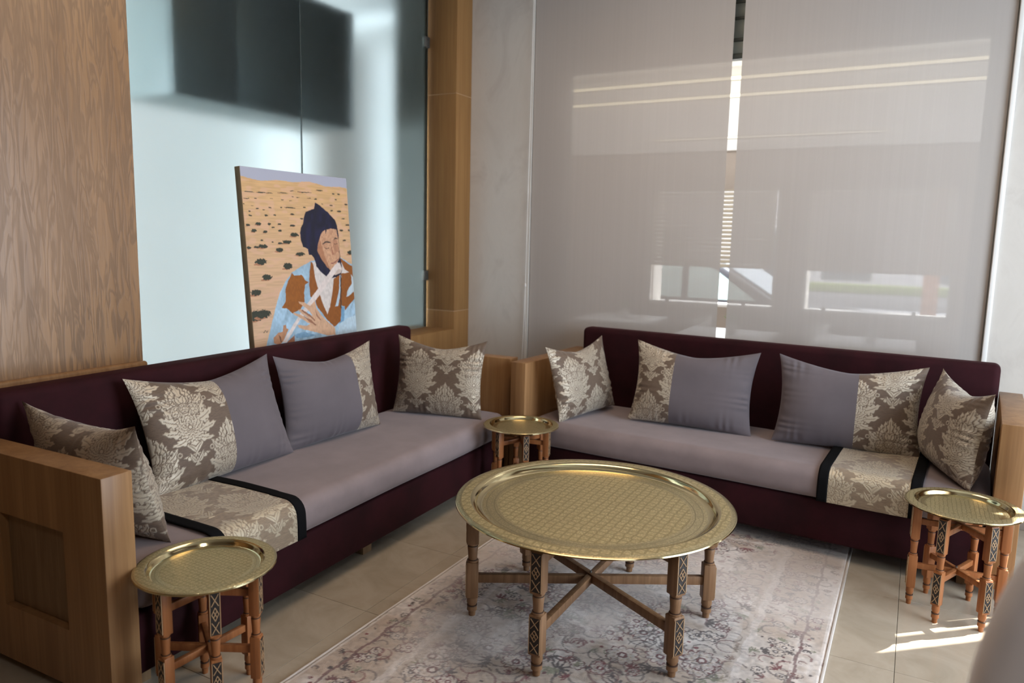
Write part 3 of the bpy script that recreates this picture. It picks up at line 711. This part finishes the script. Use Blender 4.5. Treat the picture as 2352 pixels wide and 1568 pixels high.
# cushions
def pillow(label, pose, panels, thick=.155, name='cushion', off=(0, 0), sag=0.0, seed=0, lumpy=1.0):
    """panels: list of (fraction from, to, kind); local x = width, z = up, -y = front"""
    bx, by, bz, yaw, lean, roll, w, h = pose
    t = thing(name, label, 'cushion', (bx, by, bz), 0, 'cushions on the sofas')
    t.rotation_mode = 'QUATERNION'
    n = Vector((math.cos(yaw), math.sin(yaw), 0)); r = Vector((-math.sin(yaw), math.cos(yaw), 0)); up = Vector((0, 0, 1))
    u2 = math.cos(lean)*up - math.sin(lean)*n; n2 = math.cos(lean)*n + math.sin(lean)*up
    r2 = math.cos(roll)*r + math.sin(roll)*u2; u3 = -math.sin(roll)*r + math.cos(roll)*u2
    t.rotation_quaternion = Matrix((r2, -n2, u3)).transposed().to_quaternion()
    r_ = np.random.default_rng(seed); ph = r_.random(8)*6.28
    def shape(A, B, side):
        x = A*w/2*(1-.085*(1-B**2)*np.abs(A)**3); z = h/2 + B*h/2*(1-np.where(B > 0, .30, .03)*(1-np.abs(A)**1.5)*np.abs(B)**2)
        e = np.clip(1-np.abs(A)**2.6, 0, 1)*np.clip(1-np.abs(B)**2.6, 0, 1)
        th = thick/2*e**.66*(1-.14*B)*(1-.10*np.abs(A)**2*np.clip(B, 0, 1))
        # gathers running in from the seams, and a few soft dents
        ea, eb = (1-np.abs(A))*w/2, (1-np.abs(B))*h/2
        wr = .0070*np.sin(B*34+ph[0]+2*np.sin(B*9+ph[1]))*np.exp(-ea/.05)*(1-np.exp(-ea/.006))*(.6+.4*np.sin(B*5+ph[2]))
        wr += .0050*np.sin(A*38+ph[3]+2*np.sin(A*11+ph[4]))*np.exp(-eb/.04)*(1-np.exp(-eb/.006))*(.6+.4*np.sin(A*6+ph[5]))
        wr += .006*np.sin(A*3+ph[6])*np.sin(B*3.4+ph[7])*e
        th = th + lumpy*wr*np.clip(e*4, 0, 1)
        z = z - sag*(1-A**2)*np.clip(B, 0, 1)
        return np.stack([x, -side*th, z], -1)
    nv = 150
    for fa, fb, kind in panels:
        nu = max(12, int(nv*(fb-fa)*w/h*.9)); A, B = np.meshgrid(np.linspace(fa*2-1, fb*2-1, nu), np.linspace(-1, 1, nv))
        pt = damask(A*w/2+off[0], B*h/2+off[1]) if kind == 'damask' else None
        nm = 'damask_front' if kind == 'damask' else 'velvet_front'
        link(nm, grid_mesh(nm, shape(A, B, 1), nu, nv, M[kind], pat=pt), t)
        nb, nvb = max(8, nu//3), 50
        A, B = np.meshgrid(np.linspace(fa*2-1, fb*2-1, nb), np.linspace(-1, 1, nvb))
        step = 2 if kind == 'damask' and name == 'cushion' and lumpy > 1 else 1
        if lumpy > 1: nb, nvb = nu, nv; A, B = np.meshgrid(np.linspace(fa*2-1, fb*2-1, nb), np.linspace(-1, 1, nvb))
        pt = damask(A*w/2+off[0]+.1, B*h/2+off[1]) if kind == 'damask' else None
        nm = nm.replace('front', 'back')
        link(nm, grid_mesh(nm, shape(A, B, -1), nb, nvb, M[kind], pat=pt, flip=True), t)
    # seam piping round the edge
    a = np.r_[np.linspace(-1, 1, 60), np.ones(40), np.linspace(1, -1, 60), -np.ones(40)]
    c = np.r_[-np.ones(60), np.linspace(-1, 1, 40), np.ones(60), np.linspace(1, -1, 40)]
    pp = shape(a, c, 1); k0 = panels[0][2]
    return t
D = 'damask'; G = 'grey'
pillow('all-damask cushion leaning on the nearest armrest of the sofa under the painting', (-2.298, 1.455, .416, 1.599, .27, .02, .564, .425), [(0, 1, D)], .17, off=(.06, .21), seed=1, lumpy=1.3)
pillow('half damask, half grey cushion nearest the camera on the sofa under the painting', (-2.40, 2.035, .417, .04, .33, .0, .72, .462), [(0, .49, D), (.49, 1, G)], .175, off=(.36, .155), seed=2)
pillow('cushion with wide grey velvet left part, below the painting', (-2.425, 2.69, .415, -.065, .16, .01, .627, .442), [(0, .70, G), (.70, 1, D)], .16, off=(-.05, .05), seed=3)
pillow('all-damask cushion leaning on the far armrest of the sofa under the painting', (-2.275, 3.33, .415, -1.328, .15, -.016, .525, .432), [(0, 1, D)], .135, off=(.105, -.02), seed=4)
pillow('all-damask cushion leaning on the left armrest of the sofa before the blinds', (-1.575, 3.826, .422, -.272, .236, .05, .51, .418), [(0, 1, D)], .135, off=(.13, .0), seed=5)
pillow('cushion with narrow damask left part, under the gap between the blinds', (-1.010, 3.840, .418, -1.50, .22, -.03, .656, .440), [(0, .35, D), (.35, 1, G)], .15, off=(.39, .0), seed=6)
pillow('cushion with grey left part and damask right part, before the right blind', (-.246, 3.845, .416, -1.52, .16, -.011, .665, .437), [(0, .56, G), (.56, 1, D)], .15, off=(-.03, -.01), seed=7)
pillow('all-damask cushion leaning on the right armrest of the sofa before the blinds', (.175, 3.70, .418, 3.50, .12, -.04, .50, .42), [(0, 1, D)], .20, off=(.12, .02), seed=8, lumpy=1.2)

# ================================================================ TABLES
def leg_meshes(W_, H_, woodm):
    """one leg standing at the origin, carved face towards +x"""
    b = MB(); w = W_/2
    z = [0, .095*H_, .125*H_, .175*H_, .50*H_, .665*H_, H_]
    b.lathe([(w*.55, 0), (w*.62, z[1]*.45), (w*.86, z[1]*.55), (w*.80, z[1]), (w*.66, z[1]*1.06), (w*.9, z[2]), (w*.85, z[3]+.004)], 18)
    b.box((-w, -w, z[3]), (w, w, z[4]), w*.16, 2)
    b.lathe([(w*.9, z[4]-.003), (w*.93, z[4]+.012*H_), (w*.74, z[4]+.02*H_), (w*.80, (z[4]+z[5])/2), (w*.90, z[5]-.03*H_), (w*.78, z[5]-.018*H_), (w*.92, z[5]-.01*H_), (w*.9, z[5]+.003)], 18)
    b.box((-w, -w, z[5]), (w, w, z[6]), w*.16, 2)
    leg = b.mesh('leg', woodm)
    cs = []
    for z0, z1 in ((z[3]+.02*H_, z[4]-.02*H_), (z[5]+.02*H_, z[6]-.01*H_)):
        c = MB()
        c.box((w-.0005, -w*.78, z0), (w+.0012, w*.78, z1), 0, 1, 0); L = z1-z0; n = 3; s = L/n
        for k in range(n):
            a = z0+k*s; m = a+s/2
            for (p, q) in (((-w*.62, a+s*.08), (w*.62, a+s*.92)), ((w*.62, a+s*.08), (-w*.62, a+s*.92))) if k != 1 else (((0, a+.02*s), (w*.6, m)), ((w*.6, m), (0, a+.98*s)), ((0, a+.98*s), (-w*.6, m)), ((-w*.6, m), (0, a+.02*s)), ((-w*.3, m-s*.24), (w*.3, m+s*.24)), ((w*.3, m-s*.24), (-w*.3, m+s*.24))):
                c.bar((w+.0012, p[0], p[1]), (w+.0012, q[0], q[1]), W_*.085, .0022, 1)
        for sy in (-1, 1): c.box((w, sy*w*.86-w*.06, z0), (w+.002, sy*w*.86+w*.06, z1), 0, 1, 1)
        cs.append(c.mesh('carving', [M['carve_dark'], M['carve_light']]))
    rs = []
    for zz in (z[1], z[4]+.016*H_, z[5]-.024*H_):
        r = MB(); r.cyl((0, 0, zz-.002), (0, 0, zz+.002), w*.86, n=18); rs.append(r.mesh('turned_ring', M['ring_dark']))
    return leg, cs, rs, z
def tray_mesh(R, well, deep, mat, lip=.004):
    prof = [(0, -deep, 1), (well*.30, -deep, 1), (well*.60, -deep, 1), (well*.80, -deep, 1), (well*.835, -deep, .5), (well*.95, -deep, .5), (well*.955, -deep, 0), (well*.975, -deep+.001, 0), (well*1.0, -deep+.007, 0), (well*1.012, -deep*.35, 0), (well*1.022, -.004, 0), (well*1.05, .0005, 0),
            (well*1.06, .001, 1), (R*.955, -.001, 1), (R*.96, -.001, .5), (R*.992, -.003, .5), (R, -.005, 0), (R*1.002, -.009, 0), (R*.99, -.010, 0), (well*1.05, -.005, 0), (well*1.03, -deep-.003, 0), (well*.97, -deep-.006, 0), (0, -deep-.006, 0)]
    n = 128; a = np.linspace(0, 2*pi, n+1); P = np.array(prof)
    co = np.stack([P[:, 0, None]*np.cos(a), P[:, 0, None]*np.sin(a), np.repeat(P[:, 1, None], n+1, 1)], -1)
    me = grid_mesh('tray_top', co, n+1, len(P), mat, pat=np.repeat(P[:, 2, None], n+1, 1), flip=True)
    bm = bmesh.new(); bm.from_mesh(me); bmesh.ops.remove_doubles(bm, verts=bm.verts[:], dist=1e-6); bmesh.ops.recalc_face_normals(bm, faces=bm.faces[:]); bm.to_mesh(me); bm.free(); me.shade_smooth(); me.set_sharp_from_angle(angle=.5)
    return me
_cache = {}
def brass_table(name, label, cat, loc, rz, H, R, well, deep, leg_r, leg_w, woodm, key, low, up, group=None):
    t = thing(name, label, cat, loc, 0, group)
    legH = H-deep-.0075
    if key not in _cache: _cache[key] = (leg_meshes(leg_w, legH, M[woodm]), tray_mesh(R, well, deep, M['brass_l' if key == 'large' else 'brass_s']))
    (leg, carv, ring, z), tray = _cache[key]
    link('tray_top', tray, t, (0, 0, H))
    for k in range(6):
        a = rz+k*pi/3; o = link('leg', leg, t, (leg_r*math.cos(a), leg_r*math.sin(a), 0)); o.rotation_euler = (0, 0, a)
        for m_ in carv: link('carving', m_, o)
        for m_ in ring: link('turned_ring', m_, o)
    for k in range(3):
        a = rz+k*pi/3; d = Vector((math.cos(a), math.sin(a), 0)); rr = leg_r-leg_w*.45
        for zz, nm in ((low, 'lower_stretcher'), (up, 'upper_stretcher')):
            dz = (k-1)*leg_w*.10
            b = MB(); b.bar(-d*rr+Vector((0, 0, zz+dz)), d*rr+Vector((0, 0, zz+dz)), leg_w*.50, leg_w*.72, 0, .0015); b.build(nm, M[woodm], t)
    b = MB(); b.cyl((0, 0, low-leg_w*.5), (0, 0, low+leg_w*.6), .004, n=10); b.build('pivot_pin', M['metal'], t)
    return t
brass_table('coffee_table', 'large round engraved brass tray table standing on the patterned rug', 'table', (-.965, 2.427, .0125), rad(30), .452, .502, .425, .024, .437, .044, 'brownwood', 'large', .150, .385)
brass_table('side_table', 'small brass tray table beside the nearest wooden armrest, lower left', 'table', (-1.772, 1.400, 0), rad(28), .432, .199, .157, .017, .142, .031, 'redwood', 'small', .165, .345, 'small brass tray tables')
brass_table('side_table', 'small brass tray table in the corner between the two sofas', 'table', (-1.765, 3.372, 0), rad(8), .432, .192, .155, .017, .142, .031, 'redwood', 'small', .165, .345, 'small brass tray tables')
brass_table('side_table', 'small brass tray table by the right sofa arm, in the sunlight', 'table', (.228, 3.212, 0), rad(6), .435, .190, .152, .017, .150, .031, 'redwood', 'small', .165, .345, 'small brass tray tables')

# ================================================================ RUG
def rug():
    x0, x1, y0, y1 = -1.632, -.163, 1.15, 3.715
    px = .0042; nu, nv = int((x1-x0)/px), int((y1-y0)/px)
    U, V = np.meshgrid(np.linspace(0, x1-x0, nu), np.linspace(0, y1-y0, nv)); Wd, Ht = x1-x0, y1-y0
    base = np.array([.42, .325, .255]); pale = np.array([.63, .565, .525]); tan = np.array([.40, .31, .235]); grey = np.array([.33, .29, .28]); red = np.array([.16, .035, .035]); dark = np.array([.085, .06, .055]); green = np.array([.22, .21, .14])
    edge = np.minimum(np.minimum(U, Wd-U), np.minimum(V, Ht-V))
    col = np.broadcast_to(base, U.shape+(3,)).copy()
    n1 = vnoise(U*7, V*7, 1); n2 = vnoise(U*22, V*22, 2); n3 = vnoise(U*90, V*90, 3)
    k = np.clip((n1*.6+n2*.4-.42)*4, 0, 1)[..., None]; col = col*(1-k)+pale*k
    k = np.clip((vnoise(U*12+5, V*12, 4)*.5+n2*.5-.58)*5, 0, 1)[..., None]*.6; col = col*(1-k)+tan*k
    bd = (edge > .10) & (edge < .255); kk = np.where(bd, .30, 0)[..., None]; col = col*(1-kk)+tan*kk
    r = np.random.default_rng(11)
    def put(mask, c, a=1.0):
        col[mask] = col[mask]*(1-a)+c*a
    def window(cx, cy, R):
        i0, i1 = max(0, int((cx-R)/Wd*nu)), min(nu, int((cx+R)/Wd*nu)+2); j0, j1 = max(0, int((cy-R)/Ht*nv)), min(nv, int((cy+R)/Ht*nv)+2)
        return slice(j0, j1), slice(i0, i1)
    def stamp(cx, cy, R, fn):
        s = window(cx, cy, R); 
        if s[0].start >= s[0].stop or s[1].start >= s[1].stop: return
        fn(U[s]-cx, V[s]-cy, col[s])
    def rosette(cx, cy, R, c, n=8, inner=None):
        def f(X, Y, cc):
            rr = np.hypot(X, Y); th = np.arctan2(Y, X); ed = R*(.72+.28*np.abs(np.cos(th*n/2)))
            ring = (rr < ed) & (rr > ed-.0055); cc[ring] = c
            m = (rr < ed-.0055); cc[m] = cc[m]*.55+pale*.45
            cc[rr < R*.30] = c; cc[rr < R*.14] = pale
            if inner is not None:
                m = (rr > R*.42) & (rr < R*.55) & (np.cos(th*n) > .2); cc[m] = inner
        stamp(cx, cy, R*1.1, f)
    def curl(cx, cy, R, a0, sweep, c, wd=.0045):
        def f(X, Y, cc):
            rr = np.hypot(X, Y); th = (np.arctan2(Y, X)-a0) % (2*pi); sp = R*(1-.45*th/sweep)
            m = (np.abs(rr-sp) < wd*(1-.6*th/sweep)) & (th < sweep); cc[m] = cc[m]*.25+c*.75
        stamp(cx, cy, R*1.2, f)
    def sprig(cx, cy, R, a, c):
        def f(X, Y, cc):
            for k in range(5):
                b_ = a+(k-2)*.5; t = (X*math.cos(b_)+Y*math.sin(b_))/R; n = -X*math.sin(b_)+Y*math.cos(b_)
                m = (t > .15) & (t < 1-.12*abs(k-2)) & (np.abs(n) < .16*R*np.sin(pi*np.clip(t, 0, 1))*.6); cc[m] = c
        stamp(cx, cy, R*1.1, f)
    def zone(lo, hi, count, kinds):
        done = 0
        while done < count:
            x, y = r.random()*Wd, r.random()*Ht; e = min(x, Wd-x, y, Ht-y)
            if not (lo < e < hi): continue
            done += 1; q = r.random(); c = [red, dark, dark, red*.6+dark*.4][r.integers(4)]
            if q < kinds[0]: rosette(x, y, r.uniform(.018, .042)*kinds[3], c, int(r.integers(6, 10)), tan)
            elif q < kinds[1]: curl(x, y, r.uniform(.02, .055)*kinds[3], r.random()*6.28, r.uniform(2.2, 5), c)
            elif q < kinds[2]: sprig(x, y, r.uniform(.022, .05)*kinds[3], r.random()*6.28, c if r.random() < .7 else green)
            else: stamp(x, y, .03, lambda X, Y, cc: cc.__setitem__((np.hypot(X, Y) < .005+.004*r.random()), c))
    zone(.26, 1.0, 900, (.12, .50, .82, 1.15)); zone(.10, .25, 720, (.16, .48, .80, .85)); zone(.025, .085, 330, (.04, .30, .85, .62))
    # larger blossoms of the field
    for _ in range(46):
        x, y = .3+r.random()*(Wd-.6), .3+r.random()*(Ht-.6); rosette(x, y, r.uniform(.045, .07), red*.7+dark*.3, 10, tan)
        for s in range(4): curl(x+r.normal()*.05, y+r.normal()*.05, r.uniform(.05, .085), r.random()*6.28, 3.6, dark, .0035)
    wob = .004*np.sin(V*40)+.004*np.sin(U*37)
    for e0, w_, c, a in ((.088, .0045, red*.5+dark*.7, .85), (.255, .016, pale, .6), (.275, .012, tan, .5), (.012, .006, pale, .8)):
        put(np.abs(edge+wob*(e0 > .02)-e0) < w_, c, a)
    col *= (.80+.4*n3)[..., None]
    # light bleached, hard-worn pile
    wear = np.clip((vnoise(U*3.1+3, V*3.1+8, 6)-.40)*2.4, 0, .60)[..., None]; col = col*(1-wear)+pale*wear
    Z = .009+.0016*n3+.0012*n2; Z[edge < .006] = .004
    t = thing('rug', 'pale rug with dark red and brown floral pattern under the brass coffee table', 'rug', (x0, y0, 0))
    link('pile', grid_mesh('pile', np.stack([U, V, Z], -1), nu, nv, M['rug'], col=col.clip(0, 1)), t)
    b = MB(); w = .008
    for lo, hi in (((-w, -w, .0005), (0.002, Ht+w, .009)), ((Wd-.002, -w, .0005), (Wd+w, Ht+w, .009)), ((0, -w, .0005), (Wd, .002, .009)), ((0, Ht-.002, .0005), (Wd, Ht+w, .009))): b.box(lo, hi, .003, 2)
    b.build('binding', M['binding'], t)
rug()

# ================================================================ PAINTING
def painting():
    Wd, Ht = .757, .937
    nu, nv = 380, 470
    U, V = np.meshgrid(np.linspace(0, Wd*1000, nu), np.linspace(0, Ht*1000, nv))
    wv = 3.2*(vnoise(U/14, V/14, 21)-.5); X, Y = U+wv, V+3.2*(vnoise(U/14, V/14, 22)-.5)
    col = np.zeros(U.shape+(3,)); col[:] = lin(203, 166, 122)
    def L(*c): return np.array(lin(*c))
    t = np.clip((Y-40)/600, 0, 1)[..., None]; col = L(204, 166, 118)*(1-t)+L(204, 168, 136)*t
    st = (vnoise(U/60, V/5, 23)-.5)[..., None]; col = col*(1+.22*st); pk = np.clip((vnoise(U/45, V/16, 24)-.55)*3, 0, .5)[..., None]; col = col*(1-pk)+L(214, 172, 146)*pk
    sky = Y < 50+6*np.sin(U/90)-4*np.cos(U/37); col[sky] = L(168, 172, 190)
    for (x, y, a, b_) in SHRUB:
        d = ((X-x)/a)**2+((Y-y)/b_)**2+.9*(vnoise(U/5, V/5, 25)-.5); m = d < 1
        col[m] = L(52, 56, 44)*(.7+.5*vnoise(U/4, V/3, 26)[m][:, None])
        if a > 12:
            m = (((X-x+a*.4)/a)**2+((Y-y-b_*.9)/(b_*.4))**2 < .8) & ~m; col[m] = L(170, 118, 88)
    C_ = dict(robe=(158, 188, 210), robe_dark1=(120, 158, 188), robe_dark2=(112, 156, 190), robe_light=(186, 208, 222), patch1=(146, 86, 30), vest=(140, 82, 32), vestgap1=(178, 198, 212), vestgap2=(186, 202, 212), shirt=(208, 200, 196), vestline=(60, 44, 36), turban=(20, 20, 42), chin=(196, 178, 168), face=(200, 156, 124), shade1=(168, 118, 88), shade2=(176, 128, 100), brow1=(78, 62, 54), brow2=(78, 62, 54), eye1=(90, 64, 54), eye2=(90, 64, 54), nose=(164, 112, 88), mouth=(150, 96, 84), flute=(216, 204, 200), hand=(204, 164, 134), handline1=(150, 104, 80), handline2=(150, 104, 80), handline3=(160, 114, 90), cuff=(170, 196, 212), hand2=(176, 128, 96), hand2b=(150, 100, 74), hand2line=(110, 70, 52))
    for k, poly in POLY.items():
        m = inpoly(X, Y, poly); c = L(*C_[k]); v = (.88+.24*vnoise(U/9+len(k), V/13, 31))[..., None]
        col[m] = (c*v)[m]
        if k == 'robe':
            f = np.clip((vnoise((U+V*.5)/26, V/120, 33)-.5)*1.4, -.3, .3)[..., None]; col[m] = (c*v*(1+.5*f))[m]
        if k == 'turban':
            f = np.clip((vnoise(U/22, (V+U*.4)/34, 34)-.4)*1.4, 0, .7)[..., None]; col[m] = (c*(1-f)+L(30, 30, 66)*f)[m]
        if k == 'face':
            f = np.clip((vnoise(U/7, V/9, 35)-.45)*1.2, 0, .45)[..., None]; col[m] = (col*(1-f)+L(158, 108, 82)*f)[m]
    sg = (np.abs(Y-806-5*np.sin(U/3.2)) < 2) & (U > 62) & (U < 92); col[sg] = L(40, 36, 34)
    t = thing('painting', 'canvas of a man in a dark turban playing a white flute, leaning on the glass', 'painting', (0, 0, 0))
    # canvas leans back against the glass, its lower edge on the sill
    A = Vector((-2.90, 2.56, 1.712)); dn_ = Vector((.07, 0, -.872)).normalized(); s_ = Vector((0, 1, 0)); n_ = s_.cross(dn_)*-1
    if n_.x < 0: n_ = -n_
    m4 = Matrix((s_, dn_, n_)).transposed().to_4x4(); m4.translation = A; t.matrix_world = m4
    co = np.stack([U/1000, V/1000, np.full_like(U, .0008)], -1)
    link('painted_canvas', grid_mesh('painted_canvas', co, nu, nv, M['picture'], col=col.clip(0, 1)), t)
    b = MB(); b.box((-.001, -.001, -.036), (Wd+.001, Ht+.001, 0), .002, 2); b.build('stretched_edge', M['canvas_side'], t)
    b = MB()
    for lo, hi in (((.01, .01, -.044), (.05, Ht-.01, -.036)), ((Wd-.05, .01, -.044), (Wd-.01, Ht-.01, -.036)), ((.05, .01, -.044), (Wd-.05, .05, -.036)), ((.05, Ht-.05, -.044), (Wd-.05, Ht-.01, -.036))): b.box(lo, hi)
    b.build('stretcher_frame', M['oak'], t)
painting()

# ================================================================ FOREGROUND CHAIR
def tub_chair():
    t = thing('armchair', 'pale grey upholstered chair cut off at the lower right, close to the camera', 'chair', (.40, 1.02, 0))
    hw, top, R, RZ = .305, 1.25, .29, .45
    poly = [(-hw+.03, .30)]+[(-hw+R-R*math.cos(a), top-RZ+RZ*math.sin(a)) for a in np.linspace(0, pi/2, 9)]+[(hw-R+R*math.sin(a), top-RZ+RZ*math.cos(a)) for a in np.linspace(0, pi/2, 9)]+[(hw-.03, .30)]
    b = MB(); b.prism(poly, 1, -.05, .05, 0, .035); o = b.build('backrest', M['chair'], t, ang=1.3)
    b = MB(); b.box((-hw+.04, .04, .30), (hw-.04, .52, .46), .04, 4); b.build('seat', M['chair'], t, ang=1.2)
    for s in (-1, 1):
        for y in (0, .46): b = MB(); b.cyl((s*(hw-.06), y, .32), (s*(hw-.05), y-.02+.04*(y > 0), 0), .022, .014, 12); b.build('leg', M['brownwood'], t)
tub_chair()
